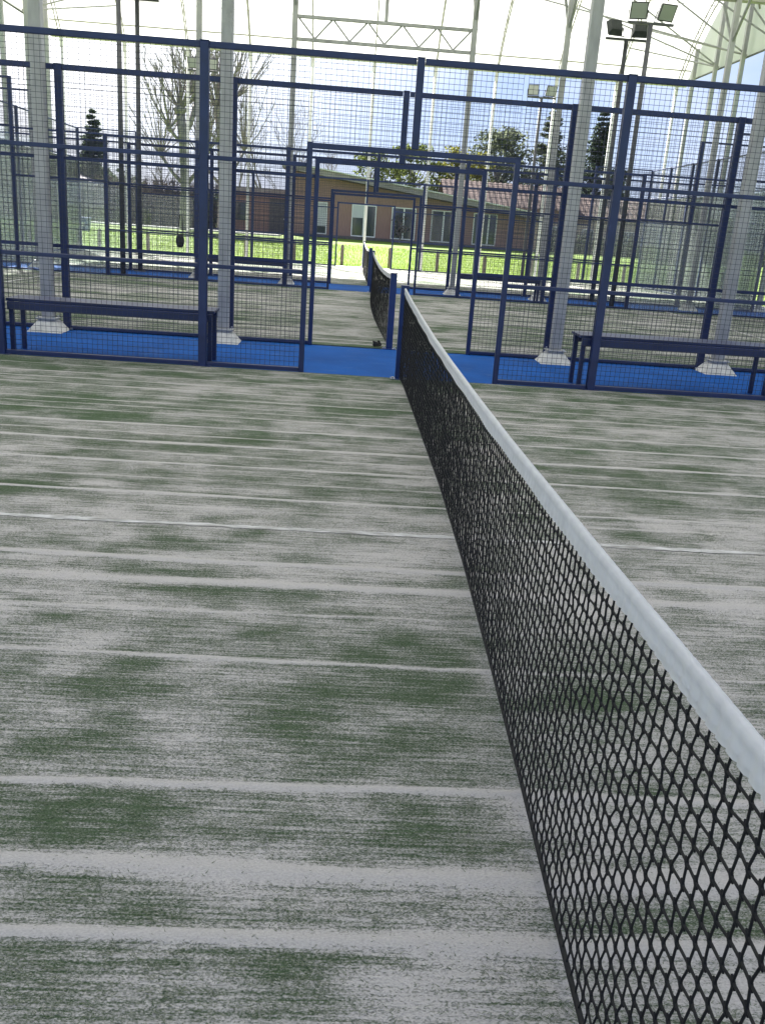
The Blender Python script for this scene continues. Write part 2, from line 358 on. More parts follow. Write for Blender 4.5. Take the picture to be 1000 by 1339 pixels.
def rnd_ridges(y0, y1):
    out_ = []; y = y0+.3
    while y < y1-.2:
        out_.append((y, rr.choice((.014,.02,.03)), rr.uniform(.55,.95))); y += rr.uniform(.22,.62)
    return out_
tB = turf('court_turf', F2+.03, F3-.03, 160, 420, rnd_ridges(F2, F3), 101)
tC = turf('court_turf', F4+.03, F5-.03, 120, 260, rnd_ridges(F4, F5), 201)
for t_, yc, y0, y1 in ((tA, -5, -9.95, -.05), (tB, 7.23, F2+.05, F3-.05), (tC, 19.46, F4+.05, F5-.05)):
    b = MB(); lr = random.Random(int(yc*10))
    for i in range(281):
        x = -6.93+13.86*i/280
        e0, e1 = (.024+lr.uniform(-.010,.007) for _ in (0, 1))
        b.v += [(x, yc-e0, .0150), (x, yc+e1, .0150)]
        if i: b.f.append((2*i-2, 2*i, 2*i+1, 2*i-1))
    b.build('court_line', 'line_paint', t_)
    for sx in (-1, 1):
        MB().box((sx*6.95-.025,y0,.010), (sx*6.95+.025,y1,.019)).build('court_line', 'line_paint', t_)

# short fibres standing out of the sand on the part of the court seen close up
def fibres():
    rg = np.random.RandomState(11); xs, ys, S, Z = SANDMAP[tA.name]
    n = 1500000
    y = -8.4+5.4*rg.rand(n)**1.5; x = -2.9+5.0*rg.rand(n)
    ix = np.clip(((x-xs[0])/(xs[1]-xs[0])+.5).astype(int), 0, len(xs)-1); iy = np.clip(((y-ys[0])/(ys[1]-ys[0])+.5).astype(int), 0, len(ys)-1)
    sv = S[iy, ix]; grain = fbm(x*38, y*60, 301, 2)
    inside = (np.abs(x+.45) < .75+.40*(y+8.4))
    keep = inside & (rg.rand(n) < np.clip(1.05-sv*1.15+(grain-.5)*1.6, .02, 1)*.62)
    x, y, z = x[keep], y[keep], Z[iy, ix][keep]+.012; n = len(x)
    a = rg.normal(0, .55, n)+np.pi*(rg.rand(n) > .5); ln = .005+.010*rg.rand(n); wd = .0009+.0007*rg.rand(n); h = .0015+.0055*rg.rand(n)**1.5
    dx, dy = np.cos(a), np.sin(a)
    v = np.empty((n, 3, 3))
    v[:,0] = np.stack([x+dy*wd, y-dx*wd, z-.001], -1); v[:,1] = np.stack([x-dy*wd, y+dx*wd, z-.001], -1); v[:,2] = np.stack([x+dx*ln, y+dy*ln, z+h], -1)
    me = bpy.data.meshes.new('turf_fibres'); me.vertices.add(3*n); me.vertices.foreach_set('co', v.ravel())
    me.loops.add(3*n); me.loops.foreach_set('vertex_index', np.arange(3*n, dtype=np.int32)); me.polygons.add(n); me.polygons.foreach_set('loop_start', (np.arange(n)*3).astype(np.int32))
    me.update(calc_edges=True); me.materials.append(MATS['fibre'])
    tag(link('turf_fibres', me, tA), kind='stuff')
fibres()

# ------------------------------------------------------------------ fences
def wire_panel(wd, hg, step=.05, th=.0020):
    b = MB(); nx = int(round(wd/step)); nz_ = int(round(hg/step))
    for i in range(nx+1):
        x = -wd/2+wd*i/nx; b.tube([(x,0,0),(x,0,hg)], th, 4, False)
    for j in range(nz_+1):
        z = hg*j/nz_; b.tube([(-wd/2,.003,z),(wd/2,.003,z)], th, 4, False)
    return b.mesh('wire_mesh', 'wire')
_wp = {}
def wpanel(wd, hg):
    k = (round(wd, 3), round(hg, 3))
    if k not in _wp: _wp[k] = wire_panel(*k)
    return _wp[k]
_bm = {}
def barmesh(key, mk):
    if key not in _bm: _bm[key] = mk()
    return _bm[key]
def fence(y, label, side, fat=1.0, xmax=10):
    """side: +1 walkway lies at +y of the fence, -1 at -y."""
    t = thing('court_fence', label, 'fence', (0, y, 0))
    ps = .082
    def post(x, z0, z1, wdt=ps, plate=True):
        o = link('post', barmesh(('p', z0, z1, wdt), lambda: MB().bbox((-wdt/2,-wdt/2,z0), (wdt/2,wdt/2,z1), .006).mesh('post', 'navy')), t, (x, 0, 0))
        if plate:
            p = link('base_plate', barmesh('plate', lambda: MB().box((-.09,-.075,.006), (.09,.075,.018)).mesh('base_plate', 'navy')), o, (0, .02*side, 0))
            for bx in (-.07, .07):
                link('bolt', barmesh('bolt', lambda: MB().tube([(0,0,.018),(0,0,.04)], .011, 6).mesh('bolt', 'bolt')), p, (bx, .055*side, 0))
        c = link('post_cap', barmesh(('cap', wdt), lambda: MB().box((-wdt/2-.002,-wdt/2-.002,-.001), (wdt/2+.002,wdt/2+.002,.006)).mesh('post_cap', 'navy')), o, (0, 0, z1))
        return o
    def rail(x0, x1, z, h=.042, d=.036):
        return link('rail', barmesh(('r', round(x1-x0,3), h, d), lambda: MB().bbox((-(x1-x0)/2,-d/2,-h/2), ((x1-x0)/2,d/2,h/2), .003).mesh('rail', 'navy')), t, ((x0+x1)/2, 0, z))
    q = ps/2+.001
    xs = [x for x in (2, 4, 6, 8, 10) if x <= xmax]
    for sx in (-1, 1):
        for x in xs: post(sx*x, .0, 3.0 if x < 8 else 4.0)
        # gate side frame
        post(sx*1.0, .0, 2.2, .052, False)
        a, b = (1.027, 2-q)
        if sx < 0: a, b = -b, -a
        for z, h in ((.035,.04),(1.0,.038),(2.0,.04)): rail(a, b, z, h)
        o = link('wire_mesh', wpanel(b-a, 2.9), t, ((a+b)/2, .0, .06)); stuff(o)
        for x in xs[:-1]:
            a, b = x+q, x+2-q
            if sx < 0: a, b = -b, -a
            xm = (a+b)/2
            if x < 6:
                for z, h in ((.035,.04),(1.0,.038),(2.0,.04)): rail(a, b, z, h)
                stuff(link('wire_mesh', wpanel(b-a, 2.9), t, (xm, 0, .06)))
                rail(a, b, 2.972, .055, .05)
            else:
                gt = 2.0 if x == 6 else 3.0
                rail(a, b, .03, .03)
                g = link('glass_panel', barmesh(('g', gt), lambda: MB().box((-(b-a)/2+.006,-.005,.05), ((b-a)/2-.006,.005,gt-.01)).mesh('glass_panel', 'court_glass')), t, (xm, 0, 0))
                rail(a, b, gt+.02, .04)
                stuff(link('wire_mesh', wpanel(b-a, .92), t, (xm, 0, gt+.05)))
                rail(a, b, gt+.99, .04, .05)
    # top rail through the middle and the lintel over the gap at the net
    rail(-2+q, -q, 2.972, .055, .05); rail(q, 2-q, 2.972, .055, .05)
    post(0, 2.205, 3.0, .07, False)
    rail(-1.026, 1.026, 2.175, .05, .05)
    stuff(link('wire_mesh', wpanel(.98*2, .74), t, (0, .004, 2.21)))
    return t
fence(F1, 'navy mesh fence with benches bolted behind it, beside the foremost net', 1)
fence(F2, 'navy mesh fence across the blue walkway, with pale column footings at its foot', -1)
fence(F3, 'navy mesh fence at the edge of the second walkway, dark bag hanging on it', 1)
fence(F4, 'navy mesh fence on the shaded edge of the sunlit outermost court', -1)
fence(F5, 'navy mesh fence along the lawn edge behind the sunlit court', 1)

def end_wall(x, y0, y1, label):
    t = thing('court_end_wall', label, 'glass wall', (x, 0, 0))
    n = 5; st = (y1-y0)/n
    for i in range(n+1):
        if 0 < i < n:
            link('post', barmesh('ep', lambda: MB().bbox((-.04,-.04,0), (.04,.04,4.0), .006).mesh('post', 'navy')), t, (0, y0+i*st, 0))
    for i in range(n):
        ym = y0+(i+.5)*st; h = st/2-.046
        link('glass_panel', barmesh(('eg', round(h,3)), lambda: MB().box((-.005,-h,.05), (.005,h,2.98)).mesh('glass_panel', 'court_glass')), t, (0, ym, 0))
        for z in (.03, 3.02, 3.97):
            link('rail', barmesh(('er', round(h,3)), lambda: MB().bbox((-.02,-h+.004,-.02), (.02,h-.004,.02), .003).mesh('rail', 'navy')), t, (0, ym, z))
        o = link('wire_mesh', wpanel(round(2*h,3), .92), t, (0, ym, 3.05), (0, 0, math.pi/2)); stuff(o)
    return t
end_wall(10, F2, F3, 'glass end wall of the middle court by the unlit gable columns')
end_wall(-10, F2, F3, 'glass end wall of the middle court on the side of the low barn')
end_wall(10, F4, F5, 'glass end wall of the sunlit court on the side of the conifers')
end_wall(-10, F4, F5, 'glass end wall of the sunlit court in front of the low barn')

# ------------------------------------------------------------------ nets
def net(name, y0, y1, label, cell, rad, sides, bottom, top, curved):
    """bottom(y)->x offset and z of the lower edge; top(y)->z of the cable"""
    t = thing(name, label, 'net', (0, y1, 0))
    oy = y1
    n = int(round((y1-y0-.12)/cell)); ya, yb = y0+.06, y1-.06
    ys = [ya+(yb-ya)*i/n for i in range(n+1)]
    rows = int(round(.84/cell))
    def pt(y, k):
        u = k/rows; zt = top(y)-.004; bx, bz = bottom(y)
        return Vector((bx*(1-u)**1.3, y-oy, bz+(zt-bz)*u))
    nb = MB(); jr = random.Random(3)
    jit = {}
    def nd(i, k):
        if (i, k) not in jit:
            p = pt(ys[i], k); s_ = .03*cell*(1 if (i+k) % 2 else -1)
            jq = .0005 if k >= rows-2 else .002; p = p+Vector((jr.uniform(-jq,jq), s_*(0 if k in (0, rows) else 1)+jr.uniform(-.0025,.0025), jr.uniform(-.0025,.0025)))
            jit[(i, k)] = p
        return jit[(i, k)]
    for k in range(rows+1):
        nb.tube([nd(i, k) for i in range(n+1)], rad, sides, False)
    for i in range(n+1):
        pts = []
        for k in range(rows+1):
            p = nd(i, k)
            if curved and 0 < k < rows:
                e = .015*cell
                pts += [p+Vector((0, -e*(1 if (i+k) % 2 else -1), -.22*cell)), p, p+Vector((0, -e*(1 if (i+k) % 2 else -1), .22*cell))]
            else: pts.append(p)
        nb.tube(pts, rad*.92, sides, False)
    if curved:
        for i in range(n+1):
            for k in range(1, rows):
                p = nd(i, k); e = Vector((0, .19*cell, .19*cell)); nb.tube([p-e, p-e*.4, p+e*.4, p+e], [rad*.55, rad*1.5, rad*1.5, rad*.55], 5, False)
    stuff(nb.build('netting', 'black_net', t, smooth=True))
    # hem rope along the lower edge
    st = [ya+(yb-ya)*i/60 for i in range(61)]
    MB().tube([(bottom(y)[0], y-oy, bottom(y)[1]) for y in st], rad*2.4, 6).build('hem_rope', 'black_net', t, True)
    # folded white tape over the steel cable
    prof = [(-.0075,-.052),(-.0068,-.036),(-.0062,-.020),(-.0088,-.011),(-.0090,-.002),(-.0062,.0055),(0,.0085),(.0062,.0055),(.0090,-.002),(.0088,-.011),(.0062,-.020),(.0068,-.036),(.0075,-.052)]
    tp = MB(); m = len(prof); nn = 1240 if curved else 160
    for i in range(nn+1):
        y = ya+.02+(yb-ya-.04)*i/nn; zt = top(y); wv = .002*math.sin(y*5.1)+.0015*math.sin(y*11.7+1)
        wx = .0035*math.sin(y*2.3)+.002*math.sin(y*6.1)
        for (px, pz) in prof:
            k = max(0, -pz/.052); pc = 1-(.52*math.exp(-(((y-ya-(.02+k*.012)) % cell-cell/2)/.0045)**2)*(1 if .3 < k else .25) if curved else 0)
            tp.v.append((px*1.25*pc*(1+.10*k*math.sin(y*7.3))+wx*.2, y-oy, zt+pz*(1+k*wv/.052*1.2)))
    for i in range(nn):
        for j in range(m-1): tp.f.append((i*m+j, (i+1)*m+j, (i+1)*m+j+1, i*m+j+1))
    tp.build('top_tape', 'tape', t, True)
    MB().tube([(0, y-oy, top(y)) for y in st], .004, 6).build('cable', 'black_net', t, True)
    for y in (y0, y1):
        p = MB().bbox((-.04,-.045,0), (.04,.045,.935), .006).build('net_post', 'post_blue', t, loc=(0, y-oy, 0))
        MB().box((-.042,-.047,.935), (.042,.047,.944)).build('post_cap', 'navy', p)
        b = MB().box((-.085,-.075,.006), (.085,.075,.016)).build('base_plate', 'post_blue', p)
        for bx in (-.065, .065): MB().tube([(bx,-.055,.016),(bx,-.055,.038)], .011, 6).build('bolt', 'bolt', b)
    return t
def interp(tab, y):
    return float(np.interp(y, [a for a, _ in tab], [b for _, b in tab]))
# lower hem of the front net as it hangs (position along the net, sideways drift)
HEM = [(-10,0),(-9.2,-.05),(-8.4,-.065),(-7.9,-.055),(-7.6,-.045),(-7.2,-.03),(-6.4,-.005),(-5.4,.02),(-4.1,.035),(-2,.025),(-.7,.018),(-.05,0)]
def sag(y0, y1, d): 
    yc = (y0+y1)/2; h = (y1-y0)/2
    return lambda y: .915-d*(1-((y-yc)/h)**2)
net('padel_net', -10, -.06, 'long black net with white top tape, the foremost one', .040, .0026, 5, lambda y: (interp(HEM, y), .034), sag(-10, -.06, .105), True)
net('padel_net', F2+.06, F3-.06, 'black net with white tape between the two blue walkways', .045, .0022, 4,
    lambda y: (-.10*math.sin(math.pi*(y-F2)/10), .03), sag(F2, F3, .10), False)
net('padel_net', F4+.06, F5-.06, 'sunlit net on the court beside the lawn', .06, .0025, 4,
    lambda y: (-.06*math.sin(math.pi*(y-F4)/10), .03), sag(F4, F5, .10), False)
# crumpled strap at the foot of the middle net post
b = MB()
for k in range(14):
    a = random.uniform(0, 6.28); b.tube([(-.05+random.uniform(-.07,.04), random.uniform(-.05,.06), .02+random.uniform(0,.02)), (-.05+random.uniform(-.07,.04), random.uniform(-.05,.06), .04+random.uniform(0,.05)), (-.05+random.uniform(-.07,.04), random.uniform(-.05,.06), .02+random.uniform(0,.03))], .012, 5)
tag(b.build('strap_bundle', 'bag', loc=(-.08, F2+.18, .0)), 'small crumpled black strap bundle by the middle net post', 'strap')

# ------------------------------------------------------------------ benches
def bench(x0, x1, y, label):
    t = thing('bench', label, 'bench', ((x0+x1)/2, y, 0), group='navy slatted benches along the walkways')
    h = (x1-x0)/2
    for k in range(4):
        yy = .03+.105*k
        MB().bbox((-h,yy,.525), (h,yy+.09,.555), .004).build('slat', 'navy', t)
    MB().bbox((-h+.02,.0,.445), (h-.02,.03,.524), .004).build('apron', 'navy', t)
    MB().bbox((-h+.02,.41,.445), (h-.02,.44,.524), .004).build('apron', 'navy', t)
    for sx in (-1, 1):
        for yy in (.035, .365):
            MB().bbox((sx*(h-.045)-.022,yy,.006), (sx*(h-.045)+.022,yy+.04,.523), .004).build('leg', 'navy', t)
    return t
bench(-3.97, -1.90, .06, 'navy slatted bench behind the first fence, on the bare pollard tree side')
bench(1.86, 3.95, .06, 'navy slatted bench behind the first fence, on the conifer side')
bench(-3.97, -1.95, F3+.06, 'navy bench on the second walkway, on the hanging bag side')
bench(2.0, 3.95, F3+.06, 'navy bench on the second walkway, on the conifer side')

# ------------------------------------------------------------------ hall: columns, vaults, gables
VR, VH = 7.5, 5.925
def vz(u):     # height of the membrane at distance u from the vault's middle
    return 7.0-math.sqrt(VR*VR-VH*VH)+math.sqrt(VR*VR-u*u)
V3c = (13.4+EAVE)/2; V2c = V3c-2*VH; V1c = V2c-2*VH
def column(x, y, label, group, dia=.13):
    t = thing('steel_column', label, 'column', (x, y, 0), group=group)
    top = 7.0
    MB().bbox((-dia/2,-dia/2,.13), (dia/2,dia/2,top), .008).build('shaft', 'galv', t)
    MB().frustum((0,0,.006), .40, .17, .15).build('footing', 'footing', t)
    p = MB().box((-.12,-.12,.156), (.12,.12,.168)).build('base_plate', 'galv', t)
    for sx in (-1, 1):
        for sy in (-1, 1): MB().tube([(sx*.09,sy*.09,.166),(sx*.09,sy*.09,.19)], .01, 6).build('bolt', 'bolt', p)
    for s_ in (-1, 1):
        MB().tube([(0,0,6.0),(0,s_*.9,6.98)], .035, 6).build('bracket', 'galv', t)
    return t
for x in (-4.15, -2.05, 2.05, 4.12):
    column(x, 1.98, 'pale square steel column on a sloped footing in the first walkway, ' + {-4.15:'outer one by the barn side bench', -2.05:'beside the end of the barn side bench', 2.05:'beside the end of the conifer side bench', 4.12:'outer one by the conifer side bench'}[x], 'columns in the first walkway')
for x in (-7.9, -4.15, -2.03, 2.0, 4.12, 7.9):
    column(x, 13.35, {-7.9:'outer pale steel column in the second walkway, barn side', -4.15:'pale steel column in the second walkway, next to the hanging bag', -2.03:'truss carrying pale steel column in the second walkway, pollard tree side',
        2.0:'truss carrying pale steel column in the second walkway, conifer side', 4.12:'pale steel column in the second walkway, between truss and floodlight poles', 7.9:'outer pale steel column in the second walkway, conifer side'}[x], 'columns in the second walkway', .12)
def truss(y, x0, x1, label):
    t = thing('lattice_truss', label, 'truss', (0, y, 0))
    for z in (5.36, 5.82): MB().bbox((x0,-.035,z-.035), (x1,.035,z+.035), .004).build('chord', 'galv', t)
    n = 5; st = (x1-x0)/n
    for i in range(n):
        a = x0+i*st
        MB().tube([(a+.02,0,5.79),(a+st/2,0,5.39)], .02, 6).build('web_bar', 'galv', t)
        MB().tube([(a+st/2,0,5.39),(a+st-.02,0,5.79)], .02, 6).build('web_bar', 'galv', t)
    MB().bbox((-.04,-.04,5.86), (.04,.04,7.0), .004).build('hanger', 'galv', t)
    return t
truss(13.35, -1.965, 1.935, 'zigzag lattice truss spanning two columns above the second walkway')

RIBX = [2.13*k for k in range(-5, 6)]
def vault(yc, label, full):
    t = thing('membrane_roof', label, 'roof', (0, yc, 0), group='white membrane vaults')
    N = 28
    a0 = math.asin(VH/VR); zc = 7.0-math.sqrt(VR*VR-VH*VH)
    def arc(r, a): return (r*math.sin(a), zc+r*math.cos(a))
    # membrane with a little slack between the ribs
    xs = np.linspace(-11.0, 11.0, 104)
    b = MB(); ang = [-a0+2*a0*i/N for i in range(N+1)]
    for x in xs:
        ph = ((x/2.13) % 1.0); s_ = .05*math.sin(math.pi*ph)**2
        for a in ang:
            y, z = arc(VR+.05-s_, a); b.v.append((x, y, z))
    m = N+1
    for i in range(len(xs)-1):
        for j in range(N): b.f.append((i*m+j, (i+1)*m+j, (i+1)*m+j+1, i*m+j+1))
    b.build('membrane', 'membrane', t, True)
    for sx in (-1, 1):
        g = MB()
        prof = [arc(VR+.03, a) for a in ang]
        for k, (y, z) in enumerate(prof): g.v += [(sx*11.0, y, 7.0), (sx*11.0, y, max(z, 7.001))]
        for k in range(N): g.f.append((2*k, 2*k+2, 2*k+3, 2*k+1))
        g.build('gable_membrane', 'membrane', t)
        MB().tube([(sx*10.95, -VH, 7.0), (sx*10.95, VH, 7.0)], .03, 6).build('gable_edge_rope', 'dark_metal', t)
    for s_ in (-1, 1):
        if s_ == -1 or full: pass
    # ribs
    for x in RIBX:
        r = MB()
        if full:
            K = 40; A = [-a0+2*a0*i/K for i in range(K+1)]
            up_ = [(x, *arc(VR-.02, a)) for a in A]; lo_ = [(x, *arc(VR-.30, a)) for a in A]
            r.tube(up_, .022, 6).tube(lo_, .022, 6)
            for i in range(K):
                p, q = (up_[i], lo_[i+1]) if i % 2 == 0 else (lo_[i], up_[i+1])
                r.tube([p, q], .011, 4, False)
        else:
            r.tube([(x, *arc(VR-.05, -a0+2*a0*i/16)) for i in range(17)], .05, 6)
        r.build('rib', 'rib_steel', t, True)
    # purlins
    for a in ((a0*.985, a0*.93, a0*.80, a0*.55, a0*.25) if full else (a0*.6,)):
        for s_ in (-1, 1):
            y, z = arc(VR-.06, a*s_)
            MB().tube([(-10.95, y, z), (10.95, y, z)], .028 if a > .9*a0 else .012, 6).build('purlin', 'rib_steel', t)
    # gutter beam along each springing line
    for s_ in ((-1, 1) if full else (-1,)):
        MB().bbox((-11.0, s_*VH-.09, 6.86), (11.0, s_*VH+.09, 6.98), .01).build('gutter_beam', 'rib_steel', t)
    if full:
        for sx in (-1, 1):
            for (xr, ar, yg) in ((6.39, .60, 2.9), (6.39, .35, 2.9), (8.52, .82, 2.9), (4.26, .55, .75), (6.39, .15, .75), (8.52, .70, .75), (8.52, -.1, -1.3), (6.39, .0, -1.3)):
                y, z = arc(VR-.16, a0*ar)
                MB().tube([(sx*xr, y, z), (sx*10.93, yg, 7.05)], .028, 6).build('brace', 'galv', t)
    return t
vault(V3c, 'white membrane vault with lattice ribs over the sunlit court', True)
vault(V2c, 'white membrane vault over the middle court', False)
vault(V1c, 'white membrane vault over the foremost court', False)

for x in RIBX:
    t = thing('eave_post', 'slender white post under the eave along the lawn edge', 'post', (x, EAVE-.02, 0), group='eave posts along the lawn edge')
    MB().tube([(0,0,.02),(0,0,6.855)], .052, 10).build('shaft', 'white_steel', t, True)
    MB().box((-.11,-.11,.0), (.11,.11,.02)).build('base_plate', 'white_steel', t)
    MB().bbox((-.06,-.05,6.55), (.06,-.056+.02,6.84), .003).build('bracket', 'white_steel', t)
for sx in (-1, 1):
    for y in (24.15, 22.2, 20.05, 18.0, 15.9, 13.7):
        t = thing('gable_column', 'grey steel column standing under the gable beside the glass end walls, ' + ('conifer side' if sx > 0 else 'barn side'), 'column', (sx*10.82, y, 0), group='gable columns ' + ('on the conifer side' if sx > 0 else 'on the barn side'))
        u = min(abs(y-V3c), VH-.02); hh = vz(u)-.25
        MB().bbox((-.06,-.06,.02), (.06,.06,max(7.0, hh)), .006).build('shaft', 'galv', t)
        MB().box((-.13,-.13,0), (.13,.13,.02)).build('base_plate', 'galv', t)

# ------------------------------------------------------------------ floodlights
def floodlight(x, y, zt, face, label):
    t = thing('floodlight_pole', label, 'floodlight', (x, y, 0), group='twin floodlight poles')
    MB().tube([(0,0,.02),(0,0,zt)], [.062,.05], 10).build('pole', 'dark_metal', t, True)
    MB().box((-.13,-.13,.006), (.13,.13,.02)).build('base_plate', 'dark_metal', t)
    MB().bbox((-.5,-.03,zt), (.5,.03,zt+.05), .004).build('crossbar', 'dark_metal', t)
    for sx in (-1, 1):
        lm = link('lamp', None, t, (sx*.30, 0, zt+.28), (R(28)*(-face if False else 1)*(1 if face < 0 else -1), 0, R(12)*sx*(1 if face<0 else -1)))
        f = face
        hb = MB(); 
        # tapered housing, open face towards +/-y
        i = len(hb.v)
        for q, yy in ((.175, f*.07), (.125, -f*.08)):
            hb.v += [(-q-.01, yy, -q), (q+.01, yy, -q), (q+.01, yy, q), (-q-.01, yy, q)]
        hb.f += [(0,1,2,3),(7,6,5,4),(0,4,5,1),(1,5,6,2),(2,6,7,3),(3,7,4,0)]
        hb.build('housing', 'dark_metal', lm)
        MB().bbox((-.16,f*.072-.004,-.15), (.16,f*.072+.004,.15), .002).build('glass', 'lamp_glass', lm)
        MB().tube([(-.20,0,0),(-.20,0,-.235),(.20,0,-.235),(.20,0,0)], .012, 6).build('bracket', 'dark_metal', lm)
    return t
for sx, nm in ((-1, 'pollard tree side'), (1, 'conifer side')):
    floodlight(sx*5.70, F3+.17, 6.03, -1, 'dark floodlight pole on the second walkway, pale lamps facing the middle court, ' + nm)
    floodlight(sx*5.72, F4-.17, 6.05, 1, 'dark floodlight pole on the second walkway, lamps turned away towards the lawn, ' + nm)
    floodlight(sx*5.80, F5+.17, 6.05, -1, 'dark floodlight pole at the lawn edge, ' + nm)

# ------------------------------------------------------------------ bag on the fence
t = thing('hanging_bag', 'dark bag hanging by a long strap from the far fence', 'bag', (-4.36, F3-.09, 0))
bb = MB(); n = 10
for k in range(7):
    z = .72+.30*k/6; r = .085*math.sin(math.pi*(.12+.80*k/6))**.6
    for j in range(n):
        a = 2*math.pi*j/n; bb.v.append((r*1.15*math.cos(a), r*.6*math.sin(a), z))
for k in range(6):
    for j in range(n): bb.f.append((k*n+j, k*n+(j+1)%n, (k+1)*n+(j+1)%n, (k+1)*n+j))
bb.f += [tuple(range(n-1,-1,-1)), tuple(6*n+j for j in range(n))]
bb.build('bag_body', 'bag', t, True)
MB().tube([(-.06,0,1.0),(-.01,.04,1.42),(.03,.06,1.45),(.06,.02,1.0)], .010, 5).build('strap', 'bag', t)

# ------------------------------------------------------------------ bollards
for k in range(-6, 8):
    x = .99+1.77*k; hh = .74+random.uniform(-.03,.05)
    t = MB()
    for z0, z1, r0, r1 in ((-.05, hh-.06, .066, .064), (hh-.06, hh, .064, .03)):
        t.tube([(0,0,z0),(0,0,z1)], [r0, r1], 10)
    o = t.build('wooden_bollard', 'wood_post', loc=(x, EAVE+.28+random.uniform(-.05,.1), lz(EAVE+.3)))
    o.rotation_euler = (random.uniform(-.03,.03), random.uniform(-.03,.03), random.uniform(0,3))
    tag(o, 'short weathered wooden bollard in the row along the lawn edge', 'bollard', 'bollards along the lawn edge')

# ------------------------------------------------------------------ buildings
def window(par, x0, x1, z0, z1, y, leaves=2, blind=None):
    wv = MB()
    fr = .07
    wv.box((x0,y-.05,z0), (x0+fr,y+.03,z1)).box((x1-fr,y-.05,z0), (x1,y+.03,z1)).box((x0+fr,y-.05,z1-fr), (x1-fr,y+.03,z1)).box((x0+fr,y-.05,z0), (x1-fr,y+.03,z0+fr))
    o = wv.build('window', 'white_paint', par)
    n = leaves; st = (x1-x0-2*fr)/n
    for i in range(n):
        a = x0+fr+i*st; b_ = a+st
        if i: MB().box((a-.05,y-.045,z0+fr), (a+.05,y+.02,z1-fr)).build('mullion', 'white_paint', o)
        MB().box((a+(.05 if i else 0),y-.012,z0+fr), (b_-(.05 if i < n-1 else 0),y,z1-fr)).build('pane', 'window_glass', o)
    if blind: MB().box((x0+fr+.01,y-.03,z1-fr-(z1-z0)*blind), (x0+fr+st-.06 if leaves > 1 else x1-fr-.01,y-.02,z1-fr-.005)).build('blind', 'blind', o)
    return o
YB = 60.0
t = thing('clubhouse', 'long brown clad clubhouse with white framed glass doors and sloping grey eaves', 'building', (0, 0, 0))
def rz_(x): return 5.12-.122*(x+3)
x0, x1 = -5.0, 13.4
MB().prism([(x0, .2), (x1, .2), (x1, rz_(x1)-.5), (x0, rz_(x0)-.5)], YB, YB+9).build('wall', 'clad', t)
MB().box((x0-.02, YB-.06, .2), (x1+.02, YB-.004, .62)).build('plinth', 'plinth', t)
rf = MB().prism([(x0-.5, rz_(x0-.5)-.46), (x1+.6, rz_(x1+.6)-.46), (x1+.6, rz_(x1+.6)-.08), (x0-.5, rz_(x0-.5)-.08)], YB-.9, YB+9.6).build('roof', 'fascia', t)
MB().prism([(x0-.55, rz_(x0-.55)-.075), (x1+.65, rz_(x1+.65)-.075), (x1+.65, rz_(x1+.65)), (x0-.55, rz_(x0-.55))], YB-1.0, YB+9.7).build('roof_edge', 'white_paint', rf)
window(t, -3.15, -2.2, .64, 2.86, YB-.035, 1, .72)
window(t, -.42, 1.36, .64, 2.86, YB-.035, 2, .38)
window(t, 2.48, 4.25, .64, 2.86, YB-.035, 2)
window(t, 5.38, 7.18, .64, 2.86, YB-.035, 2)
window(t, 8.47, 10.2, .64, 2.86, YB-.035, 3)
for xx in (4.85,):
    MB().tube([(xx, YB-.12, .62), (xx, YB-.12, 2.4)], .06, 8).build('downpipe', 'white_paint', t)
t = thing('side_wing', 'set back brown wing with a dark doorway joined to the clubhouse', 'building', (0, 0, 0))
MB().box((-10.2, YB+3, .2), (-5.01, YB+8.9, 3.3)).build('wall', 'clad', t)
MB().box((-10.6, YB+2.5, 3.3), (-5.03, YB+9.3, 3.55)).build('roof', 'fascia', t)
d = MB().box((-6.6, YB+2.93, .4), (-5.35, YB+2.996, 2.9)).build('door', 'slate', t)
MB().tube([(-5.5, YB+2.9, 1.4), (-5.5, YB+2.9, 1.55)], .03, 6).build('handle', 'bolt', d)
MB().box((-9.6, YB+2.94, 1.2), (-8.2, YB+2.995, 2.5)).build('window', 'window_glass', t)
# tiled roof house behind
def tiled_house(x0, x1, y0, y1, ze, zr, label, wallm):
    t = thing('tiled_house', label, 'house', (0, 0, 0))
    MB().box((x0, y0, .2), (x1, y1, ze)).build('wall', wallm, t)
    ym = (y0+y1)/2; b = MB(); st = .22; n = int((x1-x0+1)/st); ro = 8
    for side in (0, 1):
        i0 = len(b.v)
        for i in range(n+1):
            x = x0-.5+i*st; bump = .09*(1 if i % 2 else 0)
            for j in range(ro+1):
                u = j/ro; y = (y0-.6)*(1-u)+ym*u if side == 0 else (y1+.6)*(1-u)+ym*u
                b.v.append((x, y, ze-.1+(zr-ze+.1)*u+bump+.035*((j % 2)))) 
        for i in range(n):
            for j in range(ro):
                q = (i0+i*(ro+1)+j, i0+(i+1)*(ro+1)+j, i0+(i+1)*(ro+1)+j+1, i0+i*(ro+1)+j+1)
                b.f.append(q if side == 0 else q[::-1])
    b.build('roof', 'tile', t)
    for k in range(3):
        xx = x0+1+k*(x1-x0-2)/2
        window(t, xx-.5, xx+.5, 1.2, 2.4, y0-.035, 2)
    return t
tiled_house(7.5, 17.5, 68, 76, 3.7, 5.6, 'house with ribbed tile roof rising behind the clubhouse eaves', 'clad')
tiled_house(18.5, 27.5, 70, 77, 3.4, 5.0, 'terracotta walled cottage with tiled roof beyond the clubhouse end', 'render_wall')
t = thing('low_barn', 'low dark barn with a pale edged sloping roof beyond the lawn', 'barn', (0, 0, 0))
MB().box((-30, 66, .2), (-19.5, 72, 2.6)).build('wall', 'slate', t)
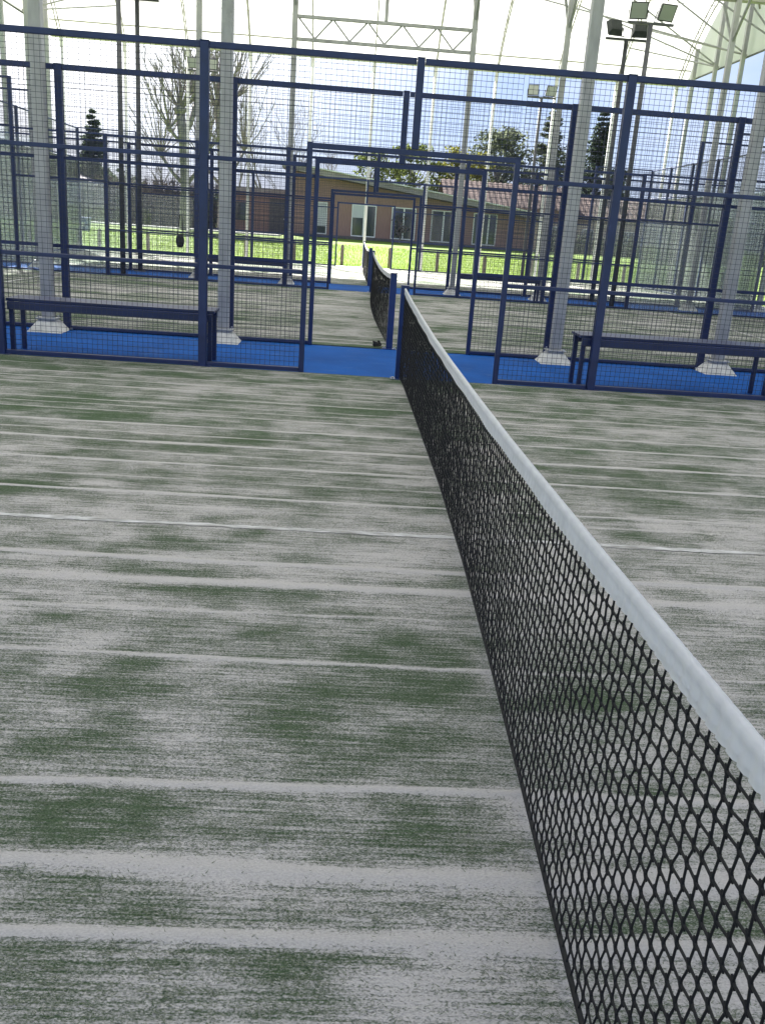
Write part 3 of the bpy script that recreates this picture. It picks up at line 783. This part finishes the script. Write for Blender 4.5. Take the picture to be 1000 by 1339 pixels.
MB().prism([(-30.6, 2.6), (-18.6, 2.6), (-24.5, 4.4)], 65.5, 72.5).build('roof', 'fascia', t)
window(t, -23.5, -22.4, 1.1, 2.1, 65.96, 2)

struct(MB().box((-34, 55.6, .2), (-5.3, 58.6, .44)).build('path', 'concrete'))
# ------------------------------------------------------------------ blue bin
t = thing('recycling_bin', 'small blue bin standing on the lawn in front of the low barn', 'bin', (-14.7, 42.0, lz(42)))
t.scale = (1.25, 1.25, 1.25)
bm_ = MB(); bm_.frustum((0,0,.0), .40, .50, .50).build('body', 'blue_plastic', t)
MB().bbox((-.27,-.27,.50), (.27,.27,.56), .01).build('lid', 'blue_plastic', t)
MB().box((-.10,-.256,.18), (.10,-.236,.34)).build('sticker', 'white_paint', t)

# ------------------------------------------------------------------ trees
def bare_tree(x, y, h, label, seed, spread=.5, levels=5, thick=None, pollard=False):
    rg = random.Random(seed)
    t = thing('bare_tree', label, 'tree', (x, y, lz(y)), group='leafless trees behind the lawn')
    tr = MB(); br = MB()
    thick = thick or h*.022
    def grow(p, d, ln, r, lev, mb):
        n = 3 if lev < 4 else 2; pts = [p]; rs = [r]
        q = p; dd = d
        for i in range(n):
            dd = (dd+Vector((rg.uniform(-1,1), rg.uniform(-1,1), rg.uniform(-.3,.7)))*.16).normalized()
            q = q+dd*ln/n; pts.append(q); rs.append(max(.012, r*(1-.42*(i+1)/n)))
        mb.tube(pts, rs, 6 if lev < 2 else (4 if lev < 4 else 3), False)
        if lev >= levels: return
        k = rg.choice((2, 3, 3)) if lev else rg.choice((3, 4))
        for i in range(k):
            u = rg.uniform(.45, 1.0) if i else 1.0
            idx = min(n, max(1, int(round(u*n)))); a = rg.uniform(0, 6.283); sp = spread*rg.uniform(.6, 1.25)
            o1 = dd.orthogonal().normalized(); o2 = dd.cross(o1)
            nd_ = (dd*math.cos(sp)+(o1*math.cos(a)+o2*math.sin(a))*math.sin(sp)+Vector((0,0,.18))).normalized()
            grow(pts[idx], nd_, ln*rg.uniform(.6, .82), rs[idx]*rg.uniform(.6, .8), lev+1, br)
    if not pollard:
        grow(Vector((0,0,-.1)), Vector((rg.uniform(-.06,.06), 0, 1)), h*.30, thick, 0, tr)
    else:
        pts = [Vector((0,0,-.1)), Vector((.05,0,h*.25)), Vector((-.1,0,h*.5)), Vector((-.3,0,h*.66))]
        tr.tube(pts, [thick, thick*.9, thick*.85, thick*.95], 8)
        heads = [(pts[3], thick*1.1, 46), (pts[2]+Vector((.9,.2,h*.22)), thick*.7, 30), (pts[2]+Vector((-.8,-.3,h*.05)), thick*.5, 16), (pts[1]+Vector((-1.6,.2,h*.16)), thick*.45, 16), (pts[1]+Vector((1.5,.2,h*.2)), thick*.45, 16)]
        for hp, hr, ns in heads[1:]:
            base = pts[1] if hp.z < h*.5 else pts[2]
            tr.tube([base, (base+hp)/2+Vector((0,0,-.2)), hp], [thick*.5, hr*.7, hr*.8], 6)
        for hp, hr, ns in heads:
            tr.tube([hp-Vector((0,0,hr)), hp, hp+Vector((0,0,hr*.8))], [hr*.7, hr*1.25, hr*.4], 8)
            for k in range(ns):
                a = rg.uniform(0, 6.283); sp = rg.uniform(.05, 1.0)
                d = Vector((math.cos(a)*math.sin(sp), math.sin(a)*math.sin(sp), math.cos(sp)))
                ln = h*rg.uniform(.26, .46)*(1-.25*sp)
                p1 = hp+d*ln*.45; d2 = (d+Vector((0,0,.35))).normalized(); p2 = p1+d2*ln*.6
                br.tube([hp, p1, p2], [.045, .03, .011], 4, False)
                for j in range(4):
                    u = rg.uniform(.2, .95); p = p1*(1-u)+p2*u; e = (d2+Vector((rg.uniform(-1,1), rg.uniform(-1,1), .2))*.5).normalized()
                    br.tube([p, p+e*ln*rg.uniform(.12,.3)], [.024, .01], 3, False)
    tr.build('trunk', 'bark', t, True); stuff(br.build('crown', 'bark', t))
    return t
bare_tree(-11.6, 55, 11.3, 'large bare pollard tree with fans of upright shoots', 4, thick=.34, pollard=True)
bare_tree(-9.6, 58, 12.0, 'second bare pollard tree, tall and straight beside the first column', 9, thick=.26, pollard=True)
bare_tree(-10.3, 76, 12.8, 'slender bare tree with forked stems', 12, .42, 5, .17)
bare_tree(-8.3, 79, 14.0, 'tall bare tree with thin upright twigs', 22, .40, 5, .18)
bare_tree(-6.2, 77, 13.0, 'bare twiggy tree just clear of the clubhouse roof end', 33, .45, 5, .16)
bare_tree(-1.9, 76, 9.8, 'wide spreading bare tree above the clubhouse roof', 41, .62, 5, .18)
bare_tree(-16.5, 74, 9.0, 'small bare tree behind the hedge', 51, .5, 5, .15)

def leaves(mb, c, rad, n, size, rg, flat=1.0):
    for k in range(n):
        while True:
            p = Vector((rg.uniform(-1,1), rg.uniform(-1,1), rg.uniform(-1,1)))
            if .15 < p.length < 1: break
        p = Vector((p.x*rad[0], p.y*rad[1], p.z*rad[2]))+c
        a = Vector((rg.uniform(-1,1), rg.uniform(-1,1), rg.uniform(-1,1)*flat)).normalized(); b_ = a.orthogonal().normalized()
        s = size*rg.uniform(.5, 1.3)
        mb.quad(p-a*s-b_*s*.45, p+a*s*.2-b_*s*.6, p+a*s+b_*s*.3, p-a*s*.1+b_*s*.55)
def leafy(name, x, y, h, wd, label, mat, seed, n=70, clump=14, size=.16, base=.25, group=None):
    rg = random.Random(seed); t = thing(name, label, 'tree' if h > 4 else 'shrub', (x, y, lz(y)), group=group)
    tr = MB(); tr.tube([(0,0,-.1), (.1,0,h*.4), (0,.1,h*.75)], [h*.03, h*.022, h*.008], 7)
    cr_ = MB()
    for k in range(n):
        u = rg.uniform(0, 1); a = rg.uniform(0, 6.283); rr_ = wd/2*math.sqrt(rg.uniform(0, 1))*(math.sin(math.pi*(.12+.80*u))**.7)
        c = Vector((rr_*math.cos(a), rr_*math.sin(a), h*(base+(1-base)*u)))
        if k % 4 == 0: tr.tube([(0,0,max(.2, c.z*.6)), c], [h*.008, .01], 4, False)
        s = h*.045*rg.uniform(.7, 1.6)+.12
        leaves(cr_, c, (s*1.4, s*1.4, s*.8), clump, size, rg)
    tr.build('trunk', 'bark', t, True); stuff(cr_.build('crown', mat, t)); return t
def conifer(x, y, h, wd, label, mat, seed, tiers=20):
    rg = random.Random(seed); t = thing('conifer', label, 'tree', (x, y, lz(y)), group='dark conifers behind the houses')
    tr = MB().tube([(0,0,-.1),(0,0,h*.5),(.05,0,h*.98)], [h*.025, h*.016, .02], 8); cr_ = MB()
    for i in range(tiers):
        u = i/(tiers-1); z = h*(.10+.88*u); rad = wd/2*(1-u)**.75*rg.uniform(.7, 1.15)+.2
        for k in range(rg.randint(8, 12)):
            a = rg.uniform(0, 6.283); L_ = rad*rg.uniform(.6, 1.1); d = Vector((math.cos(a), math.sin(a), rg.uniform(-.15,.25)))
            p0 = Vector((0,0,z)); p1 = p0+d*L_
            tr.tube([p0, p1], [.05, .012], 4, False)
            for j in range(5):
                v = .25+.75*j/4; c = p0*(1-v)+p1*v
                tz = .30+.70*(1-u)**.8; leaves(cr_, c, ((.42+.25*(1-v))*tz, (.42+.25*(1-v))*tz, .36*tz), 12, .16*(.6+.4*tz), rg, .6)
    tr.build('trunk', 'bark', t, True); stuff(cr_.build('crown', mat, t)); return t
conifer(18.0, 82, 12.9, 8.0, 'broad grey green cedar with open drooping branches', 'leaf_grey', 3, 24)
conifer(23.2, 84, 13.4, 5.6, 'dense dark green conifer beside the cedar', 'leaf_dark', 8, 28)
conifer(26.5, 88, 9.0, 5.0, 'lower dark conifer near the cottage', 'leaf_dark', 18, 18)
conifer(-22.0, 72, 8.6, 3.4, 'small dark conifer standing beside the low barn', 'leaf_dark', 28, 18)
leafy('evergreen_tree', 13.4, 84, 10.6, 7.0, 'rounded grey green evergreen above the tiled roof', 'leaf_grey', 6, 150, 36, .18)
leafy('olive_shrub', 5.0, 78, 8.0, 7.0, 'olive green shrub showing over the clubhouse roof', 'leaf_olive', 7, 110, 34, .17)
leafy('olive_shrub', 1.2, 80, 7.6, 4.5, 'thin olive shrub behind the wide bare tree', 'leaf_olive', 17, 70, 26, .15)
leafy('yellow_shrub', 8.9, 79, 8.2, 3.6, 'yellow flowering shrub over the clubhouse roof', 'leaf_yellow', 27, 80, 34, .16)
leafy('yellow_shrub', 11.2, 80, 7.8, 2.4, 'narrow yellow shrub in front of the evergreen', 'leaf_yellow', 37, 60, 34, .16)
leafy('lawn_shrub', 3.1, 59.0, 1.9, 1.3, 'small wispy shrub growing against the clubhouse doors', 'twig', 47, 26, 8, .10, .3)
leafy('laurel_shrub', -11.0, 62, 2.6, 3.6, 'dark glossy shrub beside the set back wing', 'leaf_dark', 57, 50, 20, .14, .1)
# bare hedge along the back of the lawn
def hedge(x0, x1, y, h, seed, label, mat, n):
    rg = random.Random(seed); b = MB()
    for k in range(n):
        x = rg.uniform(x0, x1); yy = y+rg.uniform(-1.2,1.2); hh = h*rg.uniform(.55, 1.05); z0 = lz(y)
        p = Vector((x, yy, z0-.05)); q = p+Vector((rg.uniform(-.35,.35), rg.uniform(-.2,.2), hh))
        b.tube([p, (p+q)/2+Vector((rg.uniform(-.1,.1),0,0)), q], [.045, .03, .012], 3, False)
        for j in range(5):
            u = rg.uniform(.2, .95); c = p*(1-u)+q*u
            b.tube([c, c+Vector((rg.uniform(-.6,.6), rg.uniform(-.3,.3), rg.uniform(.1,.5)))], [.022, .01], 3, False)
        leaves(b, (p+q)/2, (.4,.4,hh*.5), 8, .13, rg)
    tag(b.build('hedge', mat), label, 'hedge', kind='stuff')
hedge(-19.3, -10.6, 62.5, 3.4, 3, 'brown leafless hedge along the back of the lawn', 'twig', 620)
hedge(-60, -30.5, 69, 3.6, 5, 'brown hedge running past the far end of the barn', 'twig', 800)
hedge(14.5, 60, 66, 1.7, 7, 'low hedge beyond the clubhouse end', 'leaf_grey', 900)
# distant wood closing the horizon
def treeline():
    rg = random.Random(77); b = MB()
    for k in range(1500):
        a = rg.uniform(-.75, .75); d = rg.uniform(210, 300)
        c = Vector((math.sin(a)*d, math.cos(a)*d, .4+rg.uniform(0, 5.0)+2*math.sin(a*17)+1.5*math.sin(a*41)))
        leaves(b, c, (4.5, 3, 2.6), 9, 1.3, rg)
    tag(b.build('treeline', 'leaf_grey'), 'distant wood along the horizon', 'wood', kind='stuff')
treeline()

# ------------------------------------------------------------------ grass blades at the lawn edge
def grass():
    rg = np.random.RandomState(5); n = 42000
    u = rg.rand(n)**1.6; y = EAVE+.12+u*22; x = rg.uniform(-1, 1, n)*(14+u*6)
    h = .05+.07*rg.rand(n)*(1+1.4*(rg.rand(n) > .93)); a = rg.rand(n)*6.283; wd = .007+.010*u
    z = -0.03+(y-EAVE-.1)/34.7*.44
    dx, dy = np.cos(a)*wd, np.sin(a)*wd; lx, ly = rg.normal(0, .03, n), rg.normal(0, .03, n)
    v = np.empty((n, 3, 3)); v[:,0] = np.stack([x-dx, y-dy, z-.01], -1); v[:,1] = np.stack([x+dx, y+dy, z-.01], -1); v[:,2] = np.stack([x+lx, y+ly, z+h], -1)
    me = bpy.data.meshes.new('grass'); me.vertices.add(3*n); me.vertices.foreach_set('co', v.ravel())
    me.loops.add(3*n); me.loops.foreach_set('vertex_index', np.arange(3*n, dtype=np.int32)); me.polygons.add(n); me.polygons.foreach_set('loop_start', (np.arange(n)*3).astype(np.int32))
    me.update(calc_edges=True); me.materials.append(MATS['blade'])
    tag(link('grass', me), 'bright green grass blades of the lawn', 'grass', kind='stuff')
grass()
